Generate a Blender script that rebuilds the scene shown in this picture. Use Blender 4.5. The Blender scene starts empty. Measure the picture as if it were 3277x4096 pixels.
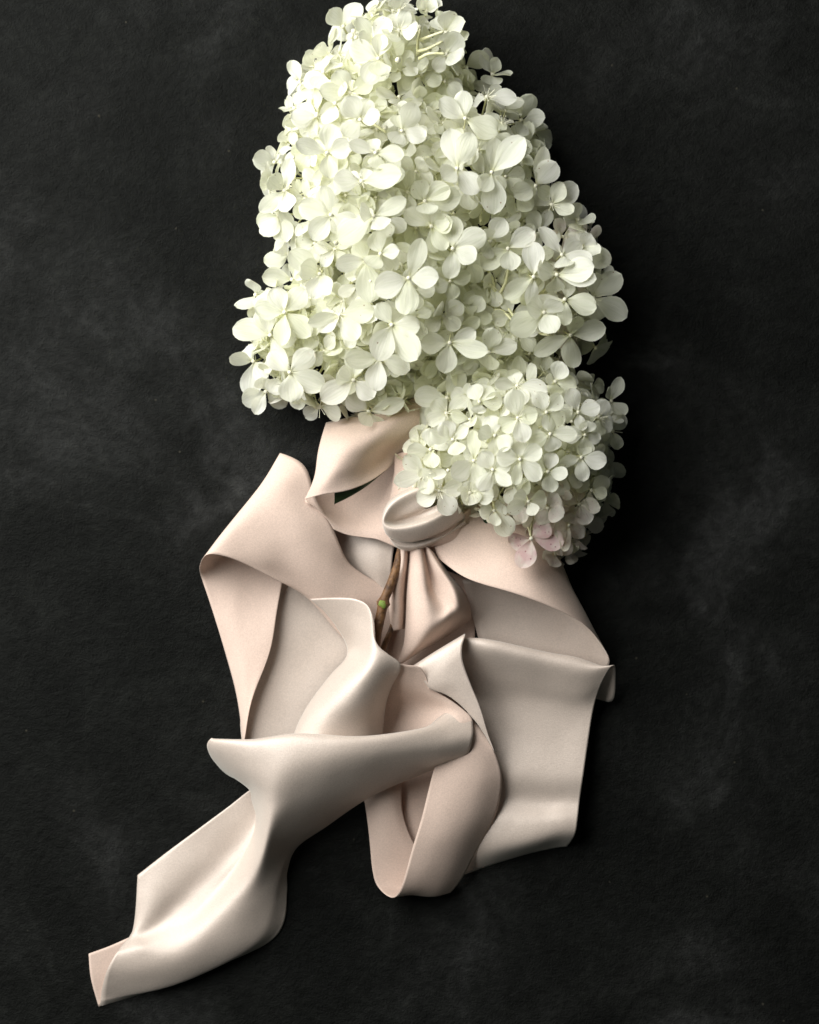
import bpy, bmesh, math, random
import numpy as np
from mathutils import Vector, Matrix, Quaternion, noise as mnoise

random.seed(11); np.random.seed(11)
scene = bpy.context.scene
C = scene.collection

# ------------------------------------------------------------------ units
# plan coordinates: 3277 units = 0.43125 m across the field of view at table height
S = 0.43125 / 3277.0
CAM_H = 1.10
HU = CAM_H / S

def W(x, y, z):
    """plan position (x right, y down, z up, all in plan units) -> metres"""
    k = (HU - z) / HU
    return Vector(((x - 1638.5) * S * k, (2048.0 - y) * S * k, z * S))

# ------------------------------------------------------------------ camera
cam_data = bpy.data.cameras.new("camera")
cam = bpy.data.objects.new("camera", cam_data)
C.objects.link(cam)
cam.location = (0, 0, CAM_H)
cam.rotation_euler = (0, 0, 0)
cam_data.sensor_fit = 'VERTICAL'
cam_data.sensor_height = 36.0
cam_data.lens = 36.0 * CAM_H / (4096 * S)
cam_data.clip_start = 0.05
cam_data.clip_end = 20
cam_data.dof.use_dof = True
cam_data.dof.focus_distance = CAM_H - 0.045
cam_data.dof.aperture_fstop = 7.0
scene.camera = cam

# ------------------------------------------------------------------ world + lamps
world = bpy.data.worlds.new("World")
scene.world = world
world.use_nodes = True
bg = world.node_tree.nodes['Background']
bg.inputs[0].default_value = (0.80, 0.92, 0.85, 1)
bg.inputs[1].default_value = 0.035

def area_lamp(name, loc, target, size, power, color):
    d = bpy.data.lights.new(name, 'AREA')
    d.shape = 'RECTANGLE'; d.size, d.size_y = size
    d.energy = power; d.color = color
    o = bpy.data.objects.new(name, d); C.objects.link(o)
    o.location = loc
    o.rotation_euler = (Vector(target) - Vector(loc)).to_track_quat('-Z', 'Y').to_euler()
    return o

area_lamp("window_light", (-0.68, 0.50, 0.62), (0.0, 0.06, 0.03), (1.05, 1.05), 31.0, (1.0, 1.0, 0.965))

vs = scene.view_settings
vs.view_transform = 'Standard'; vs.look = 'None'; vs.exposure = 0.0; vs.gamma = 1.0
vs.use_curve_mapping = False
scene.render.engine = 'CYCLES'
scene.cycles.max_bounces = 10
scene.cycles.diffuse_bounces = 6
scene.cycles.transmission_bounces = 8

# ------------------------------------------------------------------ helpers
def tag(o, label=None, cat=None, kind=None, group=None):
    if label: o['label'] = label
    if cat: o['category'] = cat
    if kind: o['kind'] = kind
    if group: o['group'] = group
    return o

def link(name, me, parent=None, mat=None):
    o = bpy.data.objects.new(name, me)
    C.objects.link(o)
    if parent is not None: o.parent = parent
    if mat is not None and me is not None and len(me.materials) == 0: me.materials.append(mat)
    return o

class N:
    """tiny node helper"""
    def __init__(self, name):
        self.m = bpy.data.materials.new(name); self.m.use_nodes = True
        self.t = self.m.node_tree; self.t.nodes.clear()
        self.out = self.t.nodes.new('ShaderNodeOutputMaterial')
    def n(self, typ, **kw):
        nd = self.t.nodes.new(typ)
        for k, v in kw.items():
            if k in nd.inputs.keys(): nd.inputs[k].default_value = v
            else: setattr(nd, k, v)
        return nd
    def l(self, a, b): self.t.links.new(a, b)
    def ramp(self, fac, stops):
        r = self.t.nodes.new('ShaderNodeValToRGB')
        el = r.color_ramp.elements
        while len(el) < len(stops): el.new(0.5)
        for e, (p, c) in zip(el, stops):
            e.position = p; e.color = (*c, 1) if len(c) == 3 else c
        self.l(fac, r.inputs[0]); return r.outputs[0]
    def math(self, op, a, b=None, clamp=False):
        nd = self.t.nodes.new('ShaderNodeMath'); nd.operation = op; nd.use_clamp = clamp
        for i, v in enumerate((a, b)):
            if v is None: continue
            if isinstance(v, (int, float)): nd.inputs[i].default_value = v
            else: self.l(v, nd.inputs[i])
        return nd.outputs[0]
    def mix(self, fac, a, b, mode='MIX'):
        nd = self.t.nodes.new('ShaderNodeMix'); nd.data_type = 'RGBA'; nd.blend_type = mode
        for i, v in ((0, fac), (6, a), (7, b)):
            if isinstance(v, (int, float)): nd.inputs[i].default_value = v
            elif isinstance(v, tuple): nd.inputs[i].default_value = (*v, 1)
            else: self.l(v, nd.inputs[i])
        return nd.outputs[2]

# ------------------------------------------------------------------ materials
def mat_table():
    M = N('dark_painted_board')
    tc = M.n('ShaderNodeTexCoord').outputs['Object']
    big = M.n('ShaderNodeTexNoise', Scale=9.0, Detail=7.0, Roughness=0.62, Distortion=0.5)
    M.l(tc, big.inputs['Vector'])
    smear = M.n('ShaderNodeTexNoise', Scale=26.0, Detail=8.0, Roughness=0.72, Distortion=0.9)
    M.l(tc, smear.inputs['Vector'])
    mp = M.n('ShaderNodeMapping'); mp.inputs['Rotation'].default_value = (0, 0, 0.5)
    mp.inputs['Scale'].default_value = (1.0, 1.35, 1.0); M.l(tc, mp.inputs[0])
    fine = M.n('ShaderNodeTexNoise', Scale=170.0, Detail=5.0, Roughness=0.7)
    M.l(mp.outputs[0], fine.inputs['Vector'])
    grain = M.n('ShaderNodeTexNoise', Scale=900.0, Detail=3.0, Roughness=0.7)
    M.l(tc, grain.inputs['Vector'])
    a = M.ramp(big.outputs[0], [(0.34, (0.0038, 0.0042, 0.0037)), (0.47, (0.0054, 0.0058, 0.0052)), (0.56, (0.0088, 0.0092, 0.0086)), (0.67, (0.022, 0.0224, 0.022))])
    b = M.ramp(smear.outputs[0], [(0.40, (0.68, 0.69, 0.67)), (0.52, (0.95, 0.95, 0.94)), (0.74, (1.8, 1.8, 1.8))])
    c = M.mix(0.85, a, b, 'MULTIPLY')
    f = M.ramp(fine.outputs[0], [(0.32, (0.62, 0.62, 0.60)), (0.5, (1, 1, 1)), (0.72, (1.5, 1.5, 1.45))])
    c = M.mix(0.8, c, f, 'MULTIPLY')
    vor = M.n('ShaderNodeTexVoronoi', Scale=75.0); M.l(tc, vor.inputs['Vector'])
    sp = M.ramp(vor.outputs['Distance'], [(0.0, (1, 1, 1)), (0.035, (1, 1, 1)), (0.06, (0, 0, 0))])
    vs2 = M.n('ShaderNodeSeparateColor'); M.l(vor.outputs['Color'], vs2.inputs[0])
    on = M.math('GREATER_THAN', vs2.outputs[0], 0.72)
    spm = M.math('MULTIPLY', M.math('MULTIPLY', sp, on), 0.6)
    c = M.mix(spm, c, (0.05, 0.046, 0.034))
    bsdf = M.n('ShaderNodeBsdfPrincipled', Roughness=0.62)
    bsdf.inputs['Specular IOR Level'].default_value = 0.07
    M.l(c, bsdf.inputs['Base Color'])
    hsum = M.math('ADD', M.math('MULTIPLY', fine.outputs[0], 1.0), M.math('MULTIPLY', grain.outputs[0], 0.5))
    bp = M.n('ShaderNodeBump', Strength=0.7, Distance=0.0016); M.l(hsum, bp.inputs['Height'])
    M.l(bp.outputs[0], bsdf.inputs['Normal'])
    M.l(bsdf.outputs[0], M.out.inputs[0]); return M.m

def mat_ribbon(name, base, rough, spec, sheen, grainy, aniso=0.0, metal=0.0):
    M = N(name)
    tc = M.n('ShaderNodeTexCoord').outputs['Object']
    uv = M.n('ShaderNodeUVMap').outputs[0]
    no = M.n('ShaderNodeTexNoise', Scale=1500.0, Detail=2.0, Roughness=0.6); M.l(tc, no.inputs['Vector'])
    mp = M.n('ShaderNodeMapping'); mp.inputs['Scale'].default_value = (40.0, 420.0, 1.0); M.l(uv, mp.inputs[0])
    st = M.n('ShaderNodeTexNoise', Scale=1.0, Detail=2.0, Roughness=0.6); M.l(mp.outputs[0], st.inputs['Vector'])
    soft = M.n('ShaderNodeTexNoise', Scale=38.0, Detail=3.0); M.l(tc, soft.inputs['Vector'])
    dark = tuple(v * 0.94 for v in base); lite = tuple(min(v * 1.04, 1) for v in base)
    col = M.mix(soft.outputs[0], dark, lite)
    fl = M.ramp(no.outputs[0], [(0.32, (0.86, 0.86, 0.86)), (0.68, (1.07, 1.07, 1.07))])
    col = M.mix(0.8, col, fl, 'MULTIPLY')
    b = M.n('ShaderNodeBsdfPrincipled', Roughness=rough)
    b.inputs['Specular IOR Level'].default_value = spec
    b.inputs['Sheen Weight'].default_value = sheen
    b.inputs['Sheen Roughness'].default_value = 0.45
    b.inputs['Sheen Tint'].default_value = (0.95, 1.0, 0.95, 1)
    b.inputs['Anisotropic'].default_value = aniso
    b.inputs['Metallic'].default_value = metal
    if aniso > 0:
        tg = M.n('ShaderNodeTangent'); tg.direction_type = 'UV_MAP'; M.l(tg.outputs[0], b.inputs['Tangent'])
    M.l(col, b.inputs['Base Color'])
    h = M.math('ADD', M.math('MULTIPLY', no.outputs[0], 0.6), M.math('MULTIPLY', st.outputs[0], 0.6))
    h2 = M.math('ADD', h, M.math('MULTIPLY', soft.outputs[0], 1.5))
    bp = M.n('ShaderNodeBump', Strength=grainy, Distance=0.0005); M.l(h2, bp.inputs['Height'])
    M.l(bp.outputs[0], b.inputs['Normal'])
    tr = M.n('ShaderNodeBsdfTranslucent'); M.l(col, tr.inputs[0])
    mx = M.n('ShaderNodeMixShader'); mx.inputs[0].default_value = 0.06
    M.l(b.outputs[0], mx.inputs[1]); M.l(tr.outputs[0], mx.inputs[2])
    M.l(mx.outputs[0], M.out.inputs[0]); return M.m

def mat_petal(name, tint, pink=0.0):
    M = N(name)
    uv = M.n('ShaderNodeUVMap').outputs[0]
    sep = M.n('ShaderNodeSeparateXYZ'); M.l(uv, sep.inputs[0])
    oi = M.n('ShaderNodeObjectInfo')
    tc = M.n('ShaderNodeTexCoord').outputs['Object']
    # veins fan out from the petal's claw: coordinate = across, lines run along
    mp = M.n('ShaderNodeMapping'); mp.inputs['Scale'].default_value = (13.0, 1.3, 1.0); M.l(uv, mp.inputs[0])
    off = M.n('ShaderNodeVectorMath', operation='ADD'); M.l(mp.outputs[0], off.inputs[0])
    rv = M.n('ShaderNodeCombineXYZ'); M.l(M.math('MULTIPLY', oi.outputs['Random'], 37.0), rv.inputs[2]); M.l(rv.outputs[0], off.inputs[1])
    vn = M.n('ShaderNodeTexNoise', Scale=1.0, Detail=3.0, Roughness=0.6, Distortion=0.35); M.l(off.outputs[0], vn.inputs['Vector'])
    blot = M.n('ShaderNodeTexNoise', Scale=2.6, Detail=4.0); M.l(tc, blot.inputs['Vector'])
    base = M.mix(oi.outputs['Random'], tint, (tint[0] * 0.985, tint[1] * 1.0, tint[2] * 0.93))
    claw = M.ramp(sep.outputs[1], [(0.0, (0.94, 0.94, 0.70)), (0.22, (1, 1, 1))])
    base = M.mix(0.7, base, claw, 'MULTIPLY')
    vein = M.ramp(vn.outputs[0], [(0.38, (0.915, 0.93, 0.885)), (0.5, (1, 1, 1))])
    base = M.mix(0.8, base, vein, 'MULTIPLY')
    if pink > 0:
        pf = M.ramp(blot.outputs[0], [(0.35, (0.25,) * 3), (0.62, (1,) * 3)])
        base = M.mix(M.math('MULTIPLY', pf, pink), base, (0.68, 0.42, 0.45))
        spots = M.n('ShaderNodeTexVoronoi', Scale=5.5); M.l(tc, spots.inputs['Vector'])
        sp = M.ramp(spots.outputs['Distance'], [(0.10, (0.8,) * 3), (0.2, (0,) * 3)])
        base = M.mix(M.math('MULTIPLY', sp, min(1, pink * 1.2)), base, (0.33, 0.09, 0.13))
    else:
        # a few petals carry tiny brown specks
        spots = M.n('ShaderNodeTexVoronoi', Scale=3.3); M.l(off.outputs[0], spots.inputs['Vector'])
        spots2 = M.n('ShaderNodeTexVoronoi', Scale=4.0); M.l(tc, spots2.inputs['Vector'])
        sp = M.ramp(spots2.outputs['Distance'], [(0.05, (0.9,) * 3), (0.11, (0,) * 3)])
        sel = M.math('GREATER_THAN', M.math('FRACT', M.math('MULTIPLY', oi.outputs['Random'], 7.31)), 0.86)
        base = M.mix(M.math('MULTIPLY', sp, sel), base, (0.35, 0.20, 0.09))
        # and a few have browned, papery tips
        old = M.math('GREATER_THAN', M.math('FRACT', M.math('MULTIPLY', oi.outputs['Random'], 13.7)), 0.93)
        tip = M.ramp(sep.outputs[1], [(0.72, (0,) * 3), (1.0, (1,) * 3)])
        pat = M.ramp(blot.outputs[0], [(0.45, (0,) * 3), (0.6, (0.8,) * 3)])
        base = M.mix(M.math('MULTIPLY', M.math('MULTIPLY', tip, pat), old), base, (0.40, 0.24, 0.10))
    b = M.n('ShaderNodeBsdfPrincipled', Roughness=0.52)
    b.inputs['Specular IOR Level'].default_value = 0.32
    M.l(base, b.inputs['Base Color'])
    bp = M.n('ShaderNodeBump', Strength=0.35, Distance=0.0012); M.l(vn.outputs[0], bp.inputs['Height'])
    M.l(bp.outputs[0], b.inputs['Normal'])
    tr = M.n('ShaderNodeBsdfTranslucent')
    tcol = M.mix(0.6, base, (1.0, 0.98, 0.83), 'MULTIPLY'); M.l(tcol, tr.inputs[0])
    mx = M.n('ShaderNodeMixShader'); mx.inputs[0].default_value = 0.48
    M.l(b.outputs[0], mx.inputs[1]); M.l(tr.outputs[0], mx.inputs[2])
    M.l(mx.outputs[0], M.out.inputs[0]); return M.m

def mat_plain(name, c1, c2, scale, rough, spec=0.4, bump=0.4, dist=0.001, transl=0.0):
    M = N(name)
    tc = M.n('ShaderNodeTexCoord').outputs['Object']
    no = M.n('ShaderNodeTexNoise', Scale=scale, Detail=5.0, Roughness=0.65); M.l(tc, no.inputs['Vector'])
    col = M.ramp(no.outputs[0], [(0.35, c1), (0.65, c2)])
    b = M.n('ShaderNodeBsdfPrincipled', Roughness=rough)
    b.inputs['Specular IOR Level'].default_value = spec
    M.l(col, b.inputs['Base Color'])
    bp = M.n('ShaderNodeBump', Strength=bump, Distance=dist); M.l(no.outputs[0], bp.inputs['Height'])
    M.l(bp.outputs[0], b.inputs['Normal'])
    M.l(b.outputs[0], M.out.inputs[0]); return M.m

MAT_TABLE = mat_table()
BLUSH = (0.68, 0.527, 0.447)
MAT_MATTE = mat_ribbon('blush_ribbon_matte_side', BLUSH, 0.72, 0.16, 0.14, 0.24)
MAT_SATIN = mat_ribbon('blush_ribbon_satin_side', (0.60, 0.502, 0.435), 0.48, 0.80, 0.45, 0.34, 0.40, 0.10)
MAT_WHITE = mat_petal('petal_white', (0.91, 0.905, 0.85))
MAT_CREAM = mat_petal('petal_cream', (0.90, 0.90, 0.80))
MAT_PINK = mat_petal('petal_pink', (0.82, 0.78, 0.73), 0.75)
MAT_BLUSHPET = mat_petal('petal_blush', (0.86, 0.85, 0.79), 0.26)
MAT_STALK = mat_plain('flower_stalk', (0.62, 0.62, 0.34), (0.78, 0.76, 0.50), 300, 0.5)
MAT_BUD = mat_plain('floret_eye', (0.78, 0.76, 0.58), (0.88, 0.86, 0.72), 400, 0.5)
MAT_LEAF = mat_plain('green_leaf', (0.010, 0.026, 0.008), (0.022, 0.05, 0.012), 120, 0.5)
MAT_NODE = mat_plain('leaf_bud_green', (0.10, 0.17, 0.02), (0.26, 0.34, 0.06), 400, 0.45)
MAT_BARK = mat_plain('twig_bark', (0.06, 0.027, 0.011), (0.20, 0.10, 0.04), 260, 0.55, 0.35, 0.8, 0.0012)

# ------------------------------------------------------------------ setting: the dark board
def ground():
    me = bpy.data.meshes.new('tabletop')
    a = 1.5
    me.from_pydata([(-a, -a, 0), (a, -a, 0), (a, a, 0), (-a, a, 0)], [], [(0, 1, 2, 3)])
    o = link('tabletop', me, None, MAT_TABLE)
    tag(o, 'dark charcoal mottled painted board under the bouquet', 'surface', 'structure')
ground()

# ------------------------------------------------------------------ ribbon surfaces
def spline(P, n):
    """Catmull-Rom through the rows of P (k, ..., 3) -> dense rows"""
    P = np.asarray(P, float); k = len(P)
    Q = np.concatenate([[2 * P[0] - P[1]], P, [2 * P[-1] - P[-2]]])
    out = []
    for i in range(k - 1):
        p0, p1, p2, p3 = Q[i], Q[i + 1], Q[i + 2], Q[i + 3]
        for j in range(n):
            t = j / n
            out.append(0.5 * ((2 * p1) + (p2 - p0) * t + (2 * p0 - 5 * p1 + 4 * p2 - p3) * t * t + (3 * p1 - p0 - 3 * p2 + p3) * t ** 3))
    out.append(P[-1])
    return np.array(out)

def smooth_grid(G, it):
    G0 = G.copy()
    for _ in range(it):
        A = G.copy()
        A[1:-1] = 0.5 * G[1:-1] + 0.25 * (G[:-2] + G[2:])
        B = A.copy()
        B[:, 1:-1] = 0.5 * A[:, 1:-1] + 0.25 * (A[:, :-2] + A[:, 2:])
        G = B
        if it > 10:          # keep the cut edges where they are
            G[0], G[-1], G[:, 0], G[:, -1] = G0[0], G0[-1], G0[:, 0], G0[:, -1]
    return G

ribbon = bpy.data.objects.new('satin_ribbon', None)
C.objects.link(ribbon); ribbon.location = W(1600, 2600, 0)
tag(ribbon, 'wide pale blush satin ribbon tied in a loose bow round the stems', 'ribbon')
RINV = Matrix.Translation(-ribbon.location)

ZS = 1.4      # how high the folds stand
def sheet(name, rows, mat, n=9, thick=1.6, smooth=5, label=None, mat2=None, split=0, corner=None):
    R = np.array([[p for p in r] for r in rows], float)
    G = spline(R, n)
    G = np.swapaxes(spline(np.swapaxes(G, 0, 1), n), 0, 1)
    G = smooth_grid(G, smooth)
    if corner:               # keep a square cut corner on the first edge
        r0, r1, r2 = (corner - 1) * n, corner * n, (corner + 1) * n
        for i in range(r0 + 1, r2):
            t = (i - r0) / n if i <= r1 else (i - r1) / n
            p, q = (R[corner - 1, 0], R[corner, 0]) if i <= r1 else (R[corner, 0], R[corner + 1, 0])
            d = p + (q - p) * t - G[i, 0]
            for j in range(n): G[i, j] += d * (1 - j / n) ** 2
    a, b = G.shape[:2]
    sheet.k += 1
    for i in range(a):
        for j in range(b):
            x, y, zz = G[i, j]
            q = Vector((x / 95.0, y / 95.0, sheet.k * 7.3))
            G[i, j, 2] += (2.2 * mnoise.noise(q * 0.8) + 0.35 * mnoise.noise(q * 2.3)) * min(1.0, zz / 12.0)
    verts = []
    for i in range(a):
        for j in range(b):
            x, y, z = G[i, j]
            verts.append(W(x, y, max(z * ZS, 3.0)) - ribbon.location)
    faces = [(i * b + j, i * b + j + 1, (i + 1) * b + j + 1, (i + 1) * b + j) for i in range(a - 1) for j in range(b - 1)]
    me = bpy.data.meshes.new(name)
    me.from_pydata(verts, [], faces)
    uvl = me.uv_layers.new(name='UVMap')
    # real-size uv so the weave keeps its scale
    L = np.concatenate([[0], np.cumsum(np.linalg.norm(np.diff(G, axis=0), axis=2).mean(1))]) / 1000.0
    Wd = np.concatenate([[0], np.cumsum(np.linalg.norm(np.diff(G, axis=1), axis=2).mean(0))]) / 1000.0
    for f in me.polygons:
        for li, vi in zip(f.loop_indices, f.vertices):
            uvl.data[li].uv = (L[vi // b], Wd[vi % b])
    for f in me.polygons: f.use_smooth = True
    me.update()
    o = link(name, me, ribbon, mat)
    if mat2:
        me.materials.append(mat2)
        for k, f in enumerate(me.polygons):
            if k // (b - 1) >= split * n: f.material_index = 1
    sm = o.modifiers.new('thickness', 'SOLIDIFY'); sm.thickness = thick * S; sm.offset = 0.0
    if label: o['label'] = label
    return o

sheet.k = 0

def ribbon_parts():
    # --- layers lying lowest
    sheet('underlayer', [
        [(1090, 2230, 8), (1250, 2230, 8), (1400, 2280, 8), (1560, 2330, 8)],
        [(1060, 2450, 8), (1200, 2470, 8), (1380, 2500, 8), (1560, 2500, 8)],
        [(1000, 2700, 8), (1150, 2720, 8), (1330, 2720, 14), (1540, 2720, 10)],
        [(962, 2860, 8), (1100, 2880, 8), (1270, 2900, 12), (1500, 2900, 8)],
        [(970, 2985, 8), (1100, 2990, 8), (1270, 2990, 8), (1500, 2990, 8)]], MAT_SATIN)
    sheet('underlayer', [
        [(1480, 2250, 4), (1620, 2250, 4), (1780, 2280, 4), (1900, 2330, 4)],
        [(1480, 2480, 4), (1620, 2480, 4), (1780, 2480, 4), (1900, 2480, 4)],
        [(1480, 2760, 4), (1620, 2760, 4), (1780, 2760, 4), (1900, 2700, 4)],
        [(1500, 3060, 4), (1620, 3060, 4), (1780, 3060, 4), (1900, 3000, 4)],
        [(1590, 3400, 4), (1660, 3400, 4), (1740, 3400, 4), (1840, 3380, 4)]], MAT_MATTE)

    # --- loop to the right, under the small flower head: over and back under
    sheet('loop', [
        [(1690, 2060, 90), (1710, 2120, 95), (1735, 2180, 100), (1755, 2235, 100)],
        [(1900, 1985, 110), (1890, 2110, 130), (1880, 2230, 140), (1870, 2315, 170)],
        [(2050, 1995, 110), (2050, 2130, 140), (2050, 2260, 185), (2050, 2370, 205)],
        [(2150, 2075, 90), (2170, 2200, 125), (2185, 2320, 175), (2200, 2425, 200)],
        [(2215, 2180, 70), (2255, 2290, 95), (2300, 2390, 110), (2335, 2495, 150)],
        [(2240, 2235, 45), (2305, 2395, 58), (2368, 2505, 66), (2420, 2598, 66)],
        [(2225, 2262, 22), (2290, 2430, 26), (2365, 2560, 30), (2434, 2668, 26)],
        [(2120, 2290, 8), (2180, 2480, 10), (2250, 2620, 12), (2340, 2760, 10)],
        [(1850, 2320, 6), (1900, 2500, 7), (1950, 2680, 8), (2020, 2800, 8)]], MAT_MATTE, mat2=MAT_SATIN, split=5, label='ribbon loop half hidden under the smaller flower head')

    # --- broad tail on the right with rolled upper edge
    def tailrow(x0):  # columns from the cut end profile
        return x0
    sheet('tail', [
        # each row runs from the rolled-under back, over the ridge, down to the lower edge
        [(1720, 2740, 8), (1770, 2650, 40), (1812, 2560, 81), (1825, 2604, 102), (1838, 2686, 64), (1870, 2790, 34), (1950, 2930, 42), (1970, 3090, 62), (1960, 3190, 46), (1930, 3290, 58), (1890, 3400, 55), (1850, 3500, 4)],
        [(1900, 2720, 8), (1915, 2630, 45), (1930, 2552, 108), (1950, 2598, 130), (2022, 2706, 76), (2035, 2800, 40), (2045, 2950, 46), (2050, 3100, 68), (2045, 3195, 52), (2030, 3290, 74), (2015, 3390, 70), (1990, 3452, 4)],
        [(2140, 2745, 8), (2160, 2670, 45), (2178, 2606, 102), (2183, 2648, 124), (2180, 2736, 82), (2178, 2820, 44), (2172, 2960, 48), (2168, 3110, 70), (2162, 3205, 54), (2152, 3290, 78), (2140, 3370, 72), (2120, 3413, 4)],
        [(2300, 2770, 8), (2320, 2705, 46), (2335, 2636, 102), (2336, 2678, 126), (2325, 2766, 84), (2305, 2840, 46), (2275, 2970, 48), (2260, 3110, 70), (2250, 3205, 56), (2242, 3280, 80), (2235, 3345, 70), (2220, 3392, 4)],
        [(2390, 2796, 8), (2452, 2804, 26), (2462, 2712, 84), (2456, 2658, 132), (2410, 2726, 100), (2374, 2832, 48), (2352, 2970, 48), (2332, 3110, 68), (2318, 3205, 58), (2310, 3280, 76), (2300, 3340, 66), (2268, 3386, 4)]],
        MAT_SATIN, n=11, smooth=6)

    # --- loop to the left: over panel, diagonal fold, band coming back underneath
    sheet('loop', [
        [(1600, 2380, 30), (1590, 2430, 30), (1575, 2490, 30), (1560, 2550, 28), (1545, 2600, 22)],
        [(1500, 2325, 45), (1480, 2385, 62), (1455, 2450, 58), (1430, 2520, 45), (1408, 2590, 20)],
        [(1400, 2258, 70), (1365, 2310, 90), (1320, 2370, 85), (1280, 2410, 66), (1238, 2396, 55)],
        [(1360, 2180, 95), (1290, 2225, 116), (1220, 2280, 112), (1160, 2310, 95), (1110, 2322, 104)],
        [(1320, 2085, 110), (1220, 2130, 135), (1130, 2185, 132), (1050, 2240, 136), (978, 2254, 142)],
        [(1262, 1990, 112), (1150, 2030, 140), (1050, 2090, 138), (950, 2160, 150), (890, 2222, 160)],
        [(1222, 1862, 95), (1110, 1930, 128), (1000, 2030, 128), (905, 2130, 145), (826, 2218, 156)],
        [(1118, 1812, 66), (1052, 1925, 88), (952, 2052, 90), (860, 2170, 104), (801, 2258, 108)],
        [(1150, 1850, 30), (1070, 1960, 36), (975, 2090, 38), (890, 2210, 36), (803, 2300, 40)],
        [(1170, 2060, 14), (1110, 2120, 16), (1010, 2220, 20), (920, 2330, 28), (832, 2385, 22)],
        [(1140, 2270, 30), (1070, 2330, 26), (990, 2400, 28), (930, 2460, 32), (872, 2510, 16)],
        [(1108, 2440, 46), (1060, 2500, 44), (1000, 2560, 42), (955, 2600, 36), (912, 2645, 12)],
        [(1082, 2605, 50), (1045, 2650, 50), (1005, 2690, 46), (975, 2730, 38), (945, 2770, 12)],
        [(1010, 2790, 50), (1000, 2820, 50), (990, 2850, 44), (978, 2870, 36), (964, 2890, 12)],
        [(980, 2950, 40), (978, 2960, 40), (976, 2970, 36), (974, 2975, 28), (971, 2980, 10)]],
        MAT_MATTE, n=8, smooth=6, label='broad ribbon loop folded over on itself')

    # --- panel between the collar and the loop
    sheet('pleat', [
        [(1320, 2080, 30), (1420, 2110, 52), (1500, 2130, 60), (1580, 2170, 60)],
        [(1345, 2170, 26), (1430, 2190, 52), (1505, 2200, 66), (1572, 2220, 66)],
        [(1370, 2240, 24), (1440, 2260, 46), (1510, 2275, 62), (1565, 2290, 60)],
        [(1410, 2310, 20), (1470, 2340, 26), (1520, 2365, 34), (1560, 2390, 30)]], MAT_SATIN)

    # --- inner wall under the collar, in shade
    sheet('collar_lining', [
        [(1240, 1950, 60), (1350, 1940, 40), (1450, 1910, 40), (1560, 1840, 50), (1610, 1810, 60)],
        [(1221, 2003, 128), (1320, 2010, 44), (1440, 2000, 34), (1540, 1960, 50), (1600, 1930, 80)],
        [(1258, 2030, 122), (1345, 2060, 66), (1440, 2070, 54), (1520, 2060, 70), (1590, 2030, 90)],
        [(1306, 2072, 118), (1368, 2105, 98), (1440, 2118, 86), (1510, 2122, 92), (1590, 2105, 100)],
        [(1335, 2118, 108), (1392, 2140, 100), (1460, 2150, 92), (1512, 2158, 96), (1590, 2192, 95)]], MAT_MATTE)
    # --- collar wrapped round the stems just below the flowers
    sheet('collar', [
        [(1305, 1690, 60), (1400, 1670, 90), (1520, 1650, 110), (1620, 1610, 110), (1690, 1560, 90)],
        [(1290, 1738, 120), (1390, 1728, 165), (1500, 1712, 170), (1605, 1675, 150), (1696, 1640, 120)],
        [(1272, 1810, 165), (1362, 1795, 212), (1465, 1775, 200), (1575, 1745, 150), (1690, 1710, 110)],
        [(1262, 1890, 172), (1340, 1870, 222), (1440, 1845, 196), (1545, 1800, 108), (1640, 1780, 88)],
        [(1245, 1945, 168), (1312, 1930, 212), (1415, 1905, 190), (1515, 1855, 112), (1600, 1815, 76)],
        [(1219, 1998, 150), (1290, 1978, 196), (1392, 1962, 196), (1490, 1920, 146), (1580, 1852, 80)]],
        MAT_MATTE, n=10, smooth=6, label='ribbon collar wrapped round the stems below the flowers')

    # --- strip from the collar down into the knot, and the knot itself
    sheet('band', [
        [(1578, 1822, 88), (1640, 1795, 112), (1700, 1770, 112), (1770, 1760, 80)],
        [(1577, 1895, 108), (1645, 1885, 140), (1720, 1880, 140), (1790, 1880, 100)],
        [(1562, 1980, 118), (1635, 1975, 150), (1720, 1985, 150), (1800, 1985, 120)],
        [(1552, 2050, 110), (1640, 2060, 120), (1740, 2060, 120), (1820, 2060, 120)]], MAT_MATTE)
    rim = [(1725, 1940), (1635, 1972), (1572, 2014), (1541, 2060), (1537, 2094), (1572, 2113), (1650, 2106), (1742, 2076), (1835, 2020)]
    inn = [(1715, 1985), (1655, 2005), (1600, 2045), (1576, 2076), (1578, 2089), (1602, 2096), (1662, 2084), (1738, 2054), (1812, 2004)]
    deep = [(1722, 2012), (1684, 2026), (1646, 2050), (1626, 2064), (1628, 2070), (1644, 2074), (1682, 2060), (1735, 2034), (1790, 2000)]
    outr = [(1700, 1932), (1618, 1962), (1556, 2006), (1531, 2056), (1534, 2108), (1560, 2148), (1655, 2162), (1765, 2122), (1858, 2060)]
    bott = [(1695, 1950), (1622, 1985), (1574, 2030), (1545, 2075), (1552, 2125), (1592, 2190), (1665, 2202), (1775, 2156), (1865, 2095)]
    under = [(1700, 1990), (1650, 2010), (1610, 2050), (1580, 2080), (1590, 2110), (1615, 2160), (1670, 2170), (1765, 2130), (1850, 2070)]
    groove = [(1694, 1938), (1612, 1970), (1558, 2016), (1535, 2062), (1541, 2112), (1580, 2160), (1665, 2166), (1768, 2130), (1860, 2072)]
    bulge = [(1690, 1942), (1610, 1976), (1560, 2020), (1537, 2066), (1543, 2118), (1584, 2180), (1664, 2190), (1770, 2150), (1864, 2090)]
    z = lambda L, h: [(x, y, h) for x, y in L]
    core = [(1722 + (x - 1722) * .25, 2030 + (y - 2030) * .15) for x, y in deep]
    zz = lambda L, hs: [(x, y, h) for (x, y), h in zip(L, hs)]
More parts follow.
